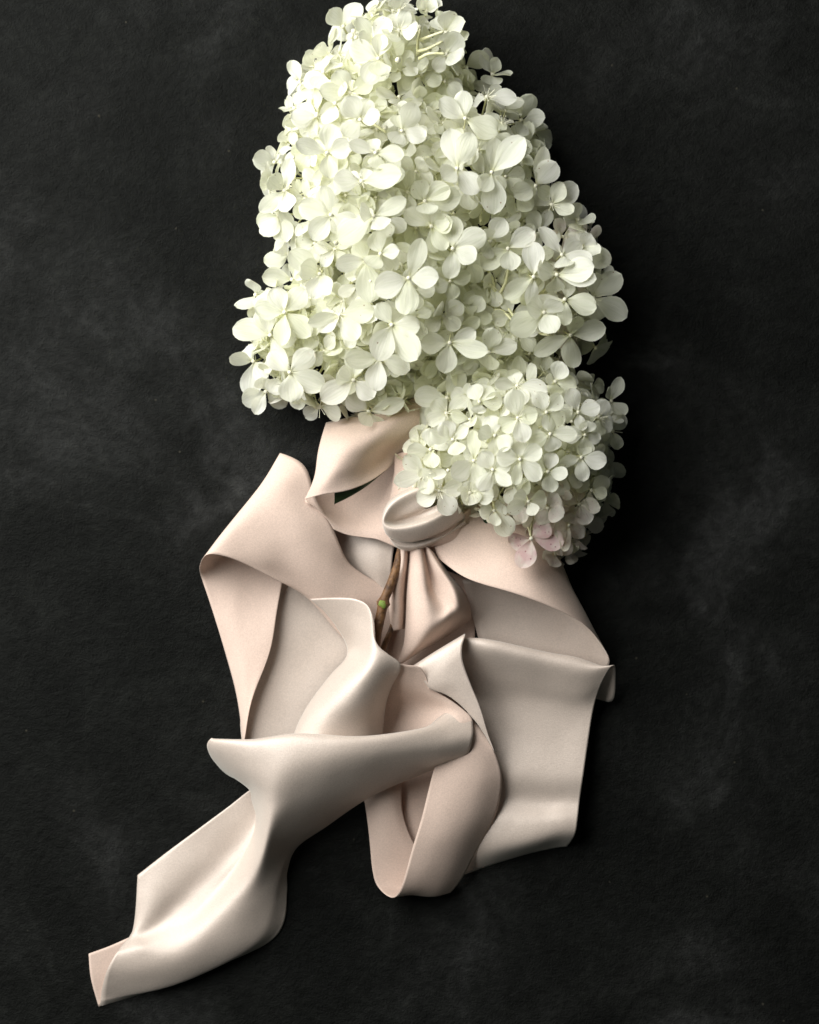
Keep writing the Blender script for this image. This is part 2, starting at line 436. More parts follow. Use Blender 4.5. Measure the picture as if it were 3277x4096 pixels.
    sheet('knot', [z(core, 176), zz(deep, (186, 184, 174, 160, 150, 150, 160, 174, 186)), zz(inn, (194, 188, 176, 166, 160, 160, 166, 178, 192)),
                   zz(rim, (204, 200, 196, 194, 196, 200, 204, 204, 204)), z(outr, 168), z(groove, 136), z(bulge, 138), z(bott, 98), z(under, 60)], MAT_SATIN, n=8, smooth=2)
    sheet('knot_end', [
        [(1660, 2185, 90), (1720, 2140, 150), (1800, 2095, 155), (1885, 2030, 130)],
        [(1650, 2200, 84), (1730, 2172, 125), (1810, 2140, 132), (1882, 2070, 115)],
        [(1645, 2204, 78), (1735, 2186, 108), (1838, 2162, 112), (1864, 2128, 100)]], MAT_MATTE)
    sheet('knot_end', [
        [(1690, 2190, 60), (1740, 2180, 70), (1800, 2150, 70)],
        [(1700, 2215, 55), (1745, 2205, 62), (1785, 2175, 60)],
        [(1730, 2240, 40), (1752, 2222, 48), (1772, 2200, 46)]], MAT_MATTE)

    # --- short gathered ends under the knot
    sheet('gathered_end', [
        [(1594, 2190, 84), (1606, 2188, 108), (1622, 2188, 112), (1640, 2192, 84)],
        [(1588, 2260, 88), (1602, 2262, 112), (1618, 2262, 112), (1634, 2262, 80)],
        [(1562, 2303, 84), (1582, 2315, 112), (1608, 2318, 108), (1630, 2318, 74)],
        [(1553, 2370, 80), (1576, 2380, 108), (1602, 2384, 104), (1626, 2384, 68)],
        [(1558, 2450, 74), (1578, 2458, 98), (1602, 2458, 96), (1624, 2450, 62)],
        [(1567, 2526, 66), (1582, 2522, 82), (1600, 2518, 80), (1620, 2515, 56)]], MAT_MATTE)
    sheet('gathered_end', [
        [(1642, 2185, 100), (1660, 2185, 118), (1682, 2185, 118), (1698, 2188, 96), (1706, 2186, 118), (1724, 2198, 112), (1742, 2215, 80)],
        [(1636, 2290, 98), (1662, 2290, 134), (1698, 2286, 138), (1720, 2292, 92), (1738, 2272, 124), (1768, 2276, 134), (1798, 2296, 72)],
        [(1628, 2370, 92), (1664, 2375, 132), (1706, 2370, 144), (1738, 2366, 108), (1774, 2345, 126), (1814, 2345, 142), (1856, 2366, 60)],
        [(1625, 2440, 84), (1664, 2450, 126), (1716, 2446, 148), (1770, 2432, 128), (1802, 2412, 132), (1836, 2406, 142), (1880, 2422, 46)],
        [(1622, 2510, 74), (1656, 2520, 110), (1710, 2512, 140), (1765, 2484, 142), (1806, 2462, 134), (1846, 2448, 112), (1884, 2468, 34)],
        [(1614, 2582, 60), (1640, 2584, 84), (1680, 2574, 102), (1730, 2548, 96), (1778, 2526, 74), (1824, 2504, 48), (1870, 2488, 20)],
        [(1590, 2652, 40), (1602, 2654, 46), (1624, 2644, 50), (1660, 2620, 42), (1700, 2596, 32), (1742, 2572, 22), (1806, 2534, 12)]],
        MAT_MATTE, n=9, smooth=3)

    # --- loop low on the right of centre: comes down, turns up at the bottom, climbs back
    sheet('loop', [
        [(1430, 3060, 14), (1490, 3050, 40), (1550, 3040, 44), (1600, 3035, 30)],
        [(1450, 3160, 14), (1505, 3155, 42), (1560, 3150, 46), (1606, 3150, 30)],
        [(1466, 3250, 14), (1520, 3255, 40), (1575, 3255, 42), (1612, 3260, 28)],
        [(1480, 3370, 14), (1545, 3380, 32), (1610, 3385, 32), (1665, 3390, 22)],
        [(1490, 3480, 16), (1580, 3490, 18), (1670, 3490, 18), (1760, 3480, 16)],
        [(1512, 3548, 30), (1610, 3560, 20), (1710, 3565, 18), (1815, 3540, 16)],
        [(1570, 3592, 80), (1650, 3580, 60), (1735, 3588, 46), (1800, 3572, 32)],
        [(1608, 3545, 118), (1690, 3545, 100), (1775, 3540, 76), (1852, 3508, 44)],
        [(1648, 3400, 140), (1740, 3410, 132), (1830, 3410, 108), (1912, 3390, 62)],
        [(1688, 3270, 146), (1790, 3280, 146), (1895, 3270, 124), (1985, 3256, 78)],
        [(1722, 3130, 132), (1820, 3130, 140), (1920, 3130, 128), (2009, 3128, 92)],
        [(1750, 3040, 104), (1830, 3030, 122), (1915, 3030, 122), (1994, 3048, 104)],
        [(1800, 2950, 80), (1850, 2930, 108), (1905, 2935, 116), (1966, 2985, 112)],
        [(1820, 2880, 70), (1850, 2870, 95), (1885, 2880, 105), (1925, 2915, 104)]],
        MAT_MATTE, n=9, smooth=6, label='ribbon loop turned up at its lower end')

    # --- bright twisted strip leading from the gathered end into that loop
    sheet('twist', [
        [(1625, 2690, 40), (1735, 2620, 50), (1850, 2545, 60)],
        [(1645, 2670, 120), (1750, 2602, 135), (1862, 2536, 142)],
        [(1690, 2715, 132), (1768, 2656, 155), (1848, 2590, 160)],
        [(1722, 2756, 134), (1790, 2712, 156), (1853, 2652, 162)],
        [(1790, 2780, 134), (1838, 2758, 152), (1883, 2736, 158)],
        [(1862, 2838, 134), (1892, 2836, 146), (1922, 2832, 150)],
        [(1925, 2915, 128), (1940, 2925, 134), (1950, 2930, 136)],
        [(1975, 3000, 112), (1977, 3003, 114), (1979, 3006, 114)]], MAT_SATIN, n=9, smooth=6)

    # --- raised roll in the middle
    sheet('roll', [
        [(1240, 2396, 74), (1322, 2472, 60), (1394, 2606, 30), (1326, 2695, 42), (1256, 2785, 60), (1206, 2865, 80), (1172, 2945, 90)],
        [(1330, 2391, 92), (1388, 2480, 84), (1428, 2600, 84), (1345, 2700, 108), (1282, 2790, 128), (1234, 2870, 140), (1200, 2950, 140)],
        [(1418, 2395, 118), (1446, 2490, 118), (1458, 2615, 152), (1392, 2712, 182), (1338, 2800, 190), (1300, 2880, 184), (1280, 2955, 176)],
        [(1472, 2422, 146), (1482, 2505, 158), (1490, 2625, 194), (1454, 2722, 212), (1418, 2810, 206), (1392, 2882, 186), (1385, 2960, 168)],
        [(1495, 2475, 156), (1499, 2560, 176), (1540, 2628, 196), (1522, 2732, 182), (1494, 2820, 160), (1474, 2890, 140), (1470, 2965, 130)],
        [(1499, 2510, 158), (1512, 2592, 180), (1605, 2656, 180), (1572, 2735, 112), (1548, 2800, 76), (1536, 2880, 56), (1530, 2965, 50)]],
        MAT_SATIN, n=10, smooth=6, label='raised ribbon roll in the middle of the bow')
    # --- hollow to the right of it, in shade
    sheet('hollow', [
        [(1590, 2654, 168), (1635, 2661, 166), (1680, 2668, 160), (1703, 2705, 145), (1712, 2756, 130)],
        [(1562, 2735, 70), (1610, 2745, 100), (1665, 2752, 112), (1725, 2768, 116), (1795, 2795, 118)],
        [(1536, 2830, 20), (1600, 2830, 24), (1700, 2830, 60), (1800, 2838, 112), (1880, 2862, 122)],
        [(1520, 2960, 10), (1600, 2950, 16), (1700, 2925, 70), (1810, 2912, 132), (1893, 2906, 120)],
        [(1510, 3030, 6), (1600, 3020, 6), (1700, 2990, 20), (1800, 2965, 90), (1880, 2955, 105)]], MAT_MATTE)

    # --- long tail: rolled lip across the front, narrowing and running out to the lower left
    sheet('tail', [
        [(860, 2968, 110), (900, 2972, 110), (950, 2976, 112), (980, 2978, 112), (1000, 2978, 115), (1200, 2965, 130), (1400, 2975, 130), (1640, 2950, 110), (1790, 2848, 106), (1884, 2852, 118)],
        [(846, 2953, 150), (880, 2953, 170), (930, 2954, 190), (980, 2954, 200), (1040, 2951, 212), (1200, 2924, 226), (1430, 2944, 236), (1650, 2916, 204), (1785, 2905, 148), (1893, 2900, 124)],
        [(829, 2985, 135), (865, 2998, 160), (915, 3008, 185), (970, 3014, 205), (1040, 3012, 226), (1190, 3006, 250), (1420, 3006, 252), (1650, 2984, 216), (1782, 2972, 180), (1890, 2958, 138)],
        [(858, 3046, 100), (890, 3062, 122), (930, 3076, 150), (975, 3084, 180), (1030, 3090, 212), (1145, 3090, 246), (1360, 3084, 230), (1600, 3042, 196), (1748, 3032, 166), (1866, 3020, 122)],
        [(935, 3112, 70), (955, 3128, 88), (980, 3142, 112), (1010, 3152, 142), (1044, 3160, 186), (1118, 3172, 226), (1310, 3172, 186), (1520, 3118, 156), (1665, 3084, 130), (1790, 3056, 98)],
        [(1075, 3130, 20), (1060, 3165, 18), (1030, 3190, 24), (1000, 3200, 46), (1030, 3225, 112), (1082, 3250, 202), (1165, 3272, 164), (1300, 3252, 118), (1400, 3215, 99), (1500, 3178, 72)],
        [(1015, 3150, 12), (1040, 3185, 12), (1050, 3232, 14), (1036, 3268, 24), (1022, 3276, 42), (1062, 3330, 178), (1110, 3346, 146), (1180, 3342, 98), (1240, 3326, 75), (1300, 3310, 44)],
        [(905, 3234, 12), (948, 3282, 13), (985, 3330, 13), (1004, 3355, 20), (1010, 3368, 36), (1042, 3420, 150), (1086, 3424, 120), (1132, 3412, 74), (1160, 3401, 52), (1188, 3390, 22)],
        [(775, 3330, 12), (836, 3388, 17), (890, 3435, 13), (928, 3464, 23), (948, 3480, 32), (1004, 3514, 111), (1062, 3522, 92), (1112, 3508, 64), (1131, 3495, 43), (1150, 3482, 14)],
        [(660, 3415, 12), (732, 3488, 24), (790, 3532, 15), (838, 3560, 25), (868, 3580, 36), (924, 3606, 90), (1004, 3632, 83), (1084, 3602, 58), (1116, 3582, 37), (1149, 3562, 8)],
        [(551, 3500, 14), (640, 3580, 32), (698, 3624, 18), (746, 3654, 29), (778, 3674, 42), (842, 3704, 84), (932, 3742, 73), (1042, 3732, 50), (1089, 3711, 32), (1136, 3690, 5)],
        [(546, 3600, 14), (592, 3660, 32), (630, 3696, 24), (666, 3720, 39), (696, 3738, 54), (762, 3784, 82), (852, 3822, 65), (962, 3812, 42), (1016, 3792, 27), (1070, 3772, 4)],
        [(540, 3672, 14), (554, 3706, 30), (574, 3740, 34), (596, 3765, 55), (622, 3788, 70), (674, 3842, 79), (746, 3888, 57), (818, 3892, 36), (854, 3874, 24), (890, 3856, 4)],
        [(531, 3722, 16), (532, 3737, 30), (534, 3755, 42), (542, 3778, 63), (550, 3804, 76), (570, 3872, 76), (600, 3930, 52), (630, 3962, 32), (645, 3953, 22), (660, 3944, 4)],
        [(518, 3748, 18), (508, 3760, 30), (494, 3776, 44), (478, 3796, 60), (460, 3822, 74), (430, 3878, 72), (413, 3935, 50), (404, 3985, 25), (402, 4006, 18), (400, 4026, 3)]],
        MAT_SATIN, n=10, smooth=16, corner=10, label='long ribbon tail with rolled lip running out beyond the bow')
    sheet('tail_end', [
        [(520, 3748, 10), (440, 3784, 14), (355, 3815, 18)],
        [(545, 3850, 8), (450, 3880, 12), (364, 3915, 18)],
        [(560, 3950, 6), (470, 3980, 8), (396, 4029, 6)]], MAT_MATTE)

ribbon_parts()

# ------------------------------------------------------------------ tubes
def tube_mesh(name, pts, radii, sides=7, mat=None, caps=True):
    """pts in metres (Vectors)"""
    bm = bmesh.new(); rings = []
    n = len(pts)
    up = Vector((0.3, 0.2, 1)).normalized()
    for i, p in enumerate(pts):
        d = (pts[min(i + 1, n - 1)] - pts[max(i - 1, 0)]).normalized()
        a = d.cross(up)
        if a.length < 1e-4: a = d.cross(Vector((1, 0, 0)))
        a.normalize(); b = d.cross(a)
        rings.append([bm.verts.new(p + (a * math.cos(t) + b * math.sin(t)) * radii[i]) for t in [2 * math.pi * k / sides for k in range(sides)]])
    for r0, r1 in zip(rings, rings[1:]):
        for k in range(sides):
            f = bm.faces.new((r0[k], r0[(k + 1) % sides], r1[(k + 1) % sides], r1[k])); f.smooth = True
    if caps:
        bm.faces.new(rings[0][::-1]); bm.faces.new(rings[-1])
    bmesh.ops.recalc_face_normals(bm, faces=bm.faces[:])
    me = bpy.data.meshes.new(name); bm.to_mesh(me); bm.free()
    if mat: me.materials.append(mat)
    return me

def curve_pts(ctrl, n=6):
    return [W(*p) for p in spline(np.array(ctrl, float), n)]

# ------------------------------------------------------------------ petals
def petal_geo(var, nu=10, nv=6):
    """unit petal: length 1 along +x, claw at the origin; returns verts, faces, uvs"""
    rnd = random.Random(100 + var)
    cup = rnd.uniform(0.05, 0.34) * (1 if var % 4 else -0.6)
    arch = rnd.uniform(-0.16, 0.12)
    wid = rnd.uniform(0.62, 0.97)
    skew = rnd.uniform(-0.10, 0.10)
    notch = rnd.uniform(0.0, 0.07)
    tw = rnd.uniform(-0.25, 0.25)
    ph = [rnd.uniform(0, 6.28) for _ in range(4)]
    V, F, U = [], [], []
    for i in range(nu + 1):
        t = i / nu
        t = 0.5 * t + 0.25 * (1 - math.cos(math.pi * t))
        w = 0.435 * wid * max(0.0, math.sin(math.pi * min(t, 0.9999) ** 1.5)) ** (0.80 - 0.30 * t) + 0.026 * (1 - t)
        for j in range(nv + 1):
            s = -1 + 2 * j / nv
            y = s * w
            x = t * (1 - notch * (1 - abs(s)) ** 2 * t ** 4) - 0.10 * (s * s) * t * (1 - t)
            y += skew * t * t
            z = cup * (s * s) * w * 0.85 + arch * t * t
            z += 0.018 * math.sin(7 * t + 3 * s + ph[0]) + 0.026 * abs(s) ** 2 * math.sin(9 * t + ph[1] + 2.0 * s)
            z -= 0.022 * math.exp(-(s / 0.16) ** 2) * (1 - t * 0.6)
            z += tw * y * t * 0.8
            V.append((x, y, z)); U.append((0.5 + 0.5 * s, t))
    for i in range(nu):
        for j in range(nv):
            a = i * (nv + 1) + j
            F.append((a, a + 1, a + nv + 2, a + nv + 1))
    return V, F, U

def mesh_from(name, V, F, U, mat):
    me = bpy.data.meshes.new(name); me.from_pydata(V, [], F)
    ul = me.uv_layers.new(name='UVMap')
    for f in me.polygons:
        f.use_smooth = True
        for li, vi in zip(f.loop_indices, f.vertices): ul.data[li].uv = U[vi]
    me.materials.append(mat); me.update(); return me

NVAR = 12
GEO = [petal_geo(v) for v in range(NVAR)]
PET = {k: [mesh_from('petal', *GEO[v], m) for v in range(NVAR)] for k, m in
       (('w', MAT_WHITE), ('c', MAT_CREAM), ('p', MAT_PINK), ('b', MAT_BLUSHPET))}

def floret_core(var):
    """eye and slender stalk; unit = one petal length, eye at origin, stalk towards -z"""
    rnd = random.Random(500 + var)
    bm = bmesh.new()
    bmesh.ops.create_uvsphere(bm, u_segments=8, v_segments=6, radius=0.085, matrix=Matrix.Translation((0, 0, 0.05)) @ Matrix.Diagonal((1, 1, 0.8, 1)))
    for f in bm.faces: f.smooth = True; f.material_index = 1
    bx, by = rnd.uniform(-0.35, 0.35), rnd.uniform(-0.35, 0.35)
    prev = None
    for i in range(6):
        t = i / 5
        c = Vector((bx * t * t, by * t * t, -1.45 * t))
        r = 0.030 + 0.014 * t
        ring = [bm.verts.new(c + Vector((r * math.cos(a), r * math.sin(a), 0))) for a in [k * math.pi / 3 for k in range(6)]]
        if prev:
            for k in range(6):
                f = bm.faces.new((prev[k], ring[k], ring[(k + 1) % 6], prev[(k + 1) % 6])); f.smooth = True
        prev = ring
    if var >= 4:     # some eyes have opened into a star of fine stamens
        for k in range(9):
            a = k * 2 * math.pi / 9 + rnd.uniform(-.2, .2)
            L = rnd.uniform(0.16, 0.30)
            p0 = Vector((0.05 * math.cos(a), 0.05 * math.sin(a), 0.07))
            p1 = p0 + Vector((math.cos(a) * L, math.sin(a) * L, rnd.uniform(0.08, 0.26)))
            d = (p1 - p0).normalized(); s = d.cross(Vector((0, 0, 1))).normalized() * 0.010; u = d.cross(s).normalized() * 0.010
            v0 = [bm.verts.new(p0 + q) for q in (s, u, -s)]; v1 = [bm.verts.new(p1 + q) for q in (s, u, -s)]
            for q in range(3):
                f = bm.faces.new((v0[q], v0[(q + 1) % 3], v1[(q + 1) % 3], v1[q])); f.material_index = 1
            r = bmesh.ops.create_icosphere(bm, subdivisions=1, radius=0.022, matrix=Matrix.Translation(p1))
            for v in r['verts']:
                for f in v.link_faces: f.material_index = 1
    me = bpy.data.meshes.new('floret'); bm.to_mesh(me); bm.free()
    me.materials.append(MAT_STALK); me.materials.append(MAT_BUD)
    return me
CORES = [floret_core(v) for v in range(6)]

# ------------------------------------------------------------------ hydrangea heads
class Head:
    def __init__(self, name, label, base, ells):
        self.root = bpy.data.objects.new(name, None); C.objects.link(self.root)
        self.root.location = W(*base)
        tag(self.root, label, 'flower', None, 'hydrangea flower heads in the bouquet')
        self.rinv = Matrix.Translation(-self.root.location)
        self.ells = ells; self.n = 0; self.centres = []; self.clear = []
    def height(self, x, y):
        best = -1
        for cx, cy, cz, rx, ry, rz in self.ells:
            q = 1 - ((x - cx) / rx) ** 2 - ((y - cy) / ry) ** 2
            if q > 0: best = max(best, cz + rz * math.sqrt(q))
        return best
    def normal(self, x, y, z):
        acc = Vector((0, 0, 0)); 
        for cx, cy, cz, rx, ry, rz in self.ells:
            d = Vector(((x - cx) / rx, (y - cy) / ry, (z - cz) / rz)); r = d.length
            w = math.exp(-abs(r - 1) * 9)
            g = Vector((d.x / rx, -d.y / ry, d.z / rz)).normalized()
            acc += g * w
        if acc.length < 1e-5: return Vector((0, 0, 1))
        return acc.normalized()
    def add(self, x, y, z, nrm, petals, L, kind='w', core=None):
        """petals: list of (direction world Vector, length units, roll)"""
        k = (HU - z) / HU
        loc = W(x, y, z)
        q = nrm.to_track_quat('Z', 'Y')
        Mf = Matrix.Translation(loc) @ q.to_matrix().to_4x4() @ Matrix.Scale(L * S * k, 4)
        fo = bpy.data.objects.new('floret', CORES[random.choice((0, 1, 2, 3, 0, 1, 2, 3, 4, 5)) if core is None else core]); C.objects.link(fo)
        fo.parent = self.root; fo.matrix_basis = self.rinv @ Mf
        inv = Mf.inverted()
        for d, ln, roll in petals:
            d = d.normalized()
            side = nrm.cross(d)
            if side.length < 0.05: side = Vector((-d.y, d.x, 0.01)).cross(Vector((0, 0, 1))) if abs(d.z) < .9 else Vector((1, 0, 0))
            side.normalize(); up = d.cross(side).normalized()
            side = up.cross(d)
            R = Matrix((d, side, up)).transposed()
            R = R @ Matrix.Rotation(roll, 3, 'X')
            Mp = Matrix.Translation(loc + d * 0.06 * L * S * k) @ R.to_4x4() @ Matrix.Diagonal((ln * S * k, max(L, 0.5 * L + 0.5 * ln) * S * k * random.uniform(0.9, 1.08), L * S * k, 1))
            kk = kind
            if kind == 'w' and random.random() < 0.25: kk = 'c'
            po = bpy.data.objects.new('petal', random.choice(PET[kk])); C.objects.link(po)
            po.parent = fo; po.matrix_basis = inv @ Mp
        self.n += 1; self.centres.append((x, y, z))
    def traced(self, x, y, tips, L, lift=40, kind='w', z=None, flat=0.75):
        if z is None: z = max(self.height(x, y), 90) + lift
        vec = [(tx - x, -(ty - y)) for tx, ty in tips]
        self.clear.append((x, y, z, L))
        # floret normal leans where the petals look foreshortened least -> estimate by rest petals
        ds = []
        for vx, vy in vec:
            la = math.hypot(vx, vy)
            full = L * random.uniform(0.98, 1.06)
            c = min(1.0, la / full)
            el = math.acos(c)
            sgn = 1 if random.random() < 0.62 else -1
            if c > 0.88: el = random.uniform(-0.1, 0.32); 
            else: el *= sgn * flat
            a = math.atan2(vy, vx)
            ds.append((Vector((math.cos(a) * math.cos(el), math.sin(a) * math.cos(el), math.sin(el))), max(la / max(math.cos(el), 0.2), 0.5 * L)))
        up = Vector((0, 0, 1)); nl = self.normal(x, y, z)
        nrm = (up * 1.0 + nl * 0.5 + Vector((random.uniform(-.2, .2), random.uniform(-.2, .2), 0))).normalized()
        self.add(x, y, z, nrm, [(d, ln, random.uniform(-0.28, 0.28)) for d, ln in ds], L, kind)
    def auto(self, x, y, z, L, kind='w', lean=1.0):
        nl = self.normal(x, y, z)
        nrm = (nl * lean + Vector((random.gauss(0, .33), random.gauss(0, .33), 0.20 + random.gauss(0, .25)))).normalized()
        t = nrm.orthogonal().normalized(); b = nrm.cross(t)
        a0 = random.uniform(0, 6.28); cup = random.uniform(0.0, 0.50)
        if random.random() < 0.15: cup = random.uniform(-0.35, 0)
        pets = []
        n = 5 if random.random() < 0.12 else 4
        sz = (random.uniform(0.85, 1.08), random.uniform(0.85, 1.08))
        for k in range(n):
            a = a0 + k * 2 * math.pi / n + random.gauss(0, 0.12)
            e = cup + random.gauss(0, 0.16)
            d = (t * math.cos(a) + b * math.sin(a)) * math.cos(e) + nrm * math.sin(e)
            pets.append((d, L * sz[k % 2] * random.uniform(0.93, 1.06), random.gauss(0, 0.25)))
        self.add(x, y, z, nrm, pets, L, kind)
    def fill(self, spacing, L, limit, sink=0, avoid=0.75, zmin=40, rnd=None, kindf=None):
        rnd = rnd or random.Random(3)
        cand = []
        areas = [e[3] * e[4] for e in self.ells]
        tot = sum(areas)
        for e, ar in zip(self.ells, areas):
            cx, cy, cz, rx, ry, rz = e
            for _ in range(int(5000 * ar / tot)):
                v = Vector((rnd.gauss(0, 1), rnd.gauss(0, 1), rnd.gauss(0, 1))).normalized()
                if v.z < -0.45: continue
                x, y, z = cx + v.x * rx, cy + v.y * ry, cz + v.z * rz
                if z < zmin: continue
                inside = False
                for f in self.ells:
                    if f is e: continue
                    if ((x - f[0]) / f[3]) ** 2 + ((y - f[1]) / f[4]) ** 2 + ((z - f[2]) / f[5]) ** 2 < 0.93: inside = True; break
                if inside: continue
                cand.append((x, y, z - sink, v.z))
        rnd.shuffle(cand)
        cand.sort(key=lambda c: 0 if c[3] > -0.1 else 1)
        for x, y, z, vz in cand:
            if self.n >= limit: break
            if any((x - a) ** 2 + (y - b) ** 2 + (z - c) ** 2 < spacing ** 2 for a, b, c in self.centres): continue
            if any((x - a) ** 2 + (y - b) ** 2 < (0.62 * l) ** 2 and z > c - 0.9 * l for a, b, c, l in self.clear):
                continue
            self.auto(x, y, z, L * rnd.uniform(0.86, 1.08), kindf(x, y) if kindf else 'w')

def T(tile, *pts):
    ox, oy, sc = {1: (900, 0, 2.0), 2: (1662, 0, 2.0), 3: (900, 800, 2.0), 4: (1662, 800, 2.0), 5: (1562, 1480, 1.793)}[tile]
    return [(ox + a / sc, oy + b / sc) for a, b in pts]

TRACED_BIG = [
    (1, (820, 1225), (580, 1150), (870, 1010), (830, 1420), (1000, 1190)),
    (1, (1205, 1225), (1005, 1140), (1425, 1240), (1215, 1360), (1195, 1110)),
    (1, (480, 1525), (280, 1680), (545, 1280), (360, 1440), (520, 1690)),
    (1, (790, 580), (630, 640), (740, 720), (760, 460), (900, 480)),
    (1, (735, 930), (610, 830), (540, 960), (620, 1080), (900, 850)),
    (1, (1085, 960), (970, 810), (1130, 780), (1225, 960), (960, 1090)),
    (1, (1415, 1050), (1530, 840), (1360, 1160), (1600, 1100), (1390, 900)),
    (1, (1000, 740), (900, 590), (770, 760), (1180, 660), (1040, 880)),
    (1, (885, 830), (900, 630), (870, 1010), (930, 740), (830, 1000)),
    (1, (1230, 470), (1260, 270), (1120, 650), (1240, 620), (1010, 360)),
    (1, (950, 215), (850, 110), (1010, 60), (830, 290), (1080, 30)),
    (1, (1095, 1450), (960, 1400), (1150, 1360), (1400, 1430), (880, 1450)),
    (1, (1400, 85), (1360, 0), (1500, 30), (1380, 190), (1480, 150)),
    (1, (1190, 330), (1075, 310), (1310, 160), (1070, 150), (1300, 380)),
    (1, (1390, 245), (1365, 80), (1470, 120), (1540, 260), (1300, 330)),
    (1, (600, 660), (540, 480), (500, 680), (630, 560), (660, 720)),
    (1, (560, 870), (490, 770), (490, 900), (610, 800), (560, 980)),
    (1, (400, 1300), (250, 1290), (400, 1190), (300, 1420), (500, 1260)),
    (2, (90, 95), (60, 0), (140, 10), (200, 60), (30, 130)),
    (2, (400, 950), (370, 740), (190, 830), (650, 1060), (480, 870)),
    (2, (335, 1350), (290, 1040), (450, 1090), (225, 1440), (490, 1540)),
    (2, (610, 1380), (870, 1130), (650, 1110), (530, 1530), (640, 1700)),
    (2, (240, 265), (260, 115), (385, 210), (170, 120), (400, 330)),
    (2, (245, 435), (360, 310), (240, 290), (350, 500), (160, 530)),
    (2, (845, 965), (910, 770), (1010, 970), (690, 840), (900, 1080)),
    (2, (570, 780), (800, 800), (470, 800), (620, 860), (690, 690)),
    (2, (75, 1610), (355, 1590), (250, 1480), (0, 1480), (100, 1720)),
    (2, (960, 1490), (1110, 1310), (800, 1570), (1040, 1190), (1080, 1560)),
    (2, (1090, 1640), (1300, 1500), (1180, 1490), (950, 1520), (1250, 1710)),
    (2, (615, 600), (665, 490), (540, 410), (740, 620), (590, 690)),
    (2, (420, 680), (610, 700), (260, 600), (400, 800), (480, 600)),
    (2, (960, 1060), (1060, 1070), (1000, 940), (930, 1140), (1100, 1140)),
    (3, (850, 120), (600, 50), (770, -95), (690, 300), (1035, 220)),
    (3, (480, 900), (250, 890), (400, 710), (640, 720), (690, 1070), (440, 1170)),
    (3, (365, 1085), (80, 1000), (480, 1370), (300, 880), (560, 1120)),
    (3, (230, 1290), (55, 1260), (320, 1430), (215, 1560), (150, 1170)),
    (3, (520, 1380), (530, 1610), (785, 1490), (690, 1200), (360, 1220)),
    (3, (1470, 625), (1590, 330), (1205, 700), (1460, 915), (1690, 640)),
    (3, (1335, 1000), (1195, 1260), (1545, 1265), (1220, 840), (1550, 1020), (1410, 880)),
    (3, (1130, 480), (895, 520), (1160, 810), (1050, 340), (1220, 560)),
    (3, (1245, 430), (1160, 545), (1355, 550), (1190, 260), (1390, 420)),
    (3, (1650, 210), (1450, 80), (1640, 10), (1700, 390), (1790, 200)),
    (3, (920, 920), (670, 970), (1050, 1115), (770, 1060), (1180, 880)),
    (3, (760, 590), (690, 770), (530, 420), (850, 740), (620, 540)),
    (3, (1240, 1260), (1180, 1510), (1475, 1340), (980, 1300), (1260, 1130)),
    (3, (1030, 1440), (790, 1610), (1060, 1200), (1180, 1580), (900, 1400)),
    (3, (1150, 1690), (1435, 1630), (980, 1580), (1120, 1800), (1250, 1830)),
    (3, (520, 430), (330, 510), (420, 380), (700, 560), (620, 360)),
    (3, (540, 640), (315, 610), (640, 700), (430, 560), (600, 540)),
    (3, (430, 120), (250, 160), (330, 300), (500, 330), (440, 60)),
    (3, (1190, 130), (1445, 5), (1080, 100), (900, 300), (1270, 230)),
    (3, (330, 1530), (150, 1610), (230, 1700), (480, 1630), (330, 1440)),
    (3, (250, 760), (220, 650), (120, 880), (310, 830), (320, 720)),
    (3, (760, 1650), (640, 1720), (930, 1720), (860, 1600), (700, 1580)),
    (4, (1195, 795), (1240, 650), (1440, 850), (1180, 1000), (955, 875)),
    (4, (1240, 1080), (1515, 1030), (1250, 1335), (945, 1210), (1280, 950)),
    (4, (275, 1140), (55, 1130), (475, 1070), (565, 1240), (240, 1375)),
    (4, (740, 390), (935, 240), (525, 515), (900, 340), (770, 560)),
    (4, (945, 615), (950, 340), (920, 860), (705, 755), (1100, 540)),
    (4, (1170, 440), (1010, 220), (1315, 330), (1400, 500), (1200, 550)),
    (4, (1130, 600), (1415, 540), (1430, 650), (970, 560), (1110, 720)),
    (4, (130, 210), (0, 120), (100, 30), (230, 400), (280, 180)),
    (4, (300, 390), (290, 130), (545, 260), (290, 620), (470, 480)),
    (4, (815, 1490), (1040, 1490), (630, 1420), (840, 1260), (800, 1640)),
    (4, (590, 1220), (795, 1140), (620, 1040), (560, 1340), (450, 1200)),
    (4, (1030, 900), (765, 1060), (1080, 1060), (900, 860), (1130, 820)),
    (4, (255, 1580), (0, 1560), (360, 1370), (415, 1570), (150, 1680)),
    (4, (1420, 780), (1630, 600), (1685, 930), (1450, 600), (1480, 950)),
    (4, (600, 330), (740, 220), (560, 250), (540, 420), (700, 160)),
    (4, (1330, 380), (1450, 440), (1300, 230), (1540, 520), (1400, 300)),
    (4, (1300, 160), (1385, 180), (1250, 60), (1300, 270), (1180, 150)),
    (4, (1440, 1180), (1560, 1190), (1540, 1100), (1340, 1120), (1430, 1290)),
]
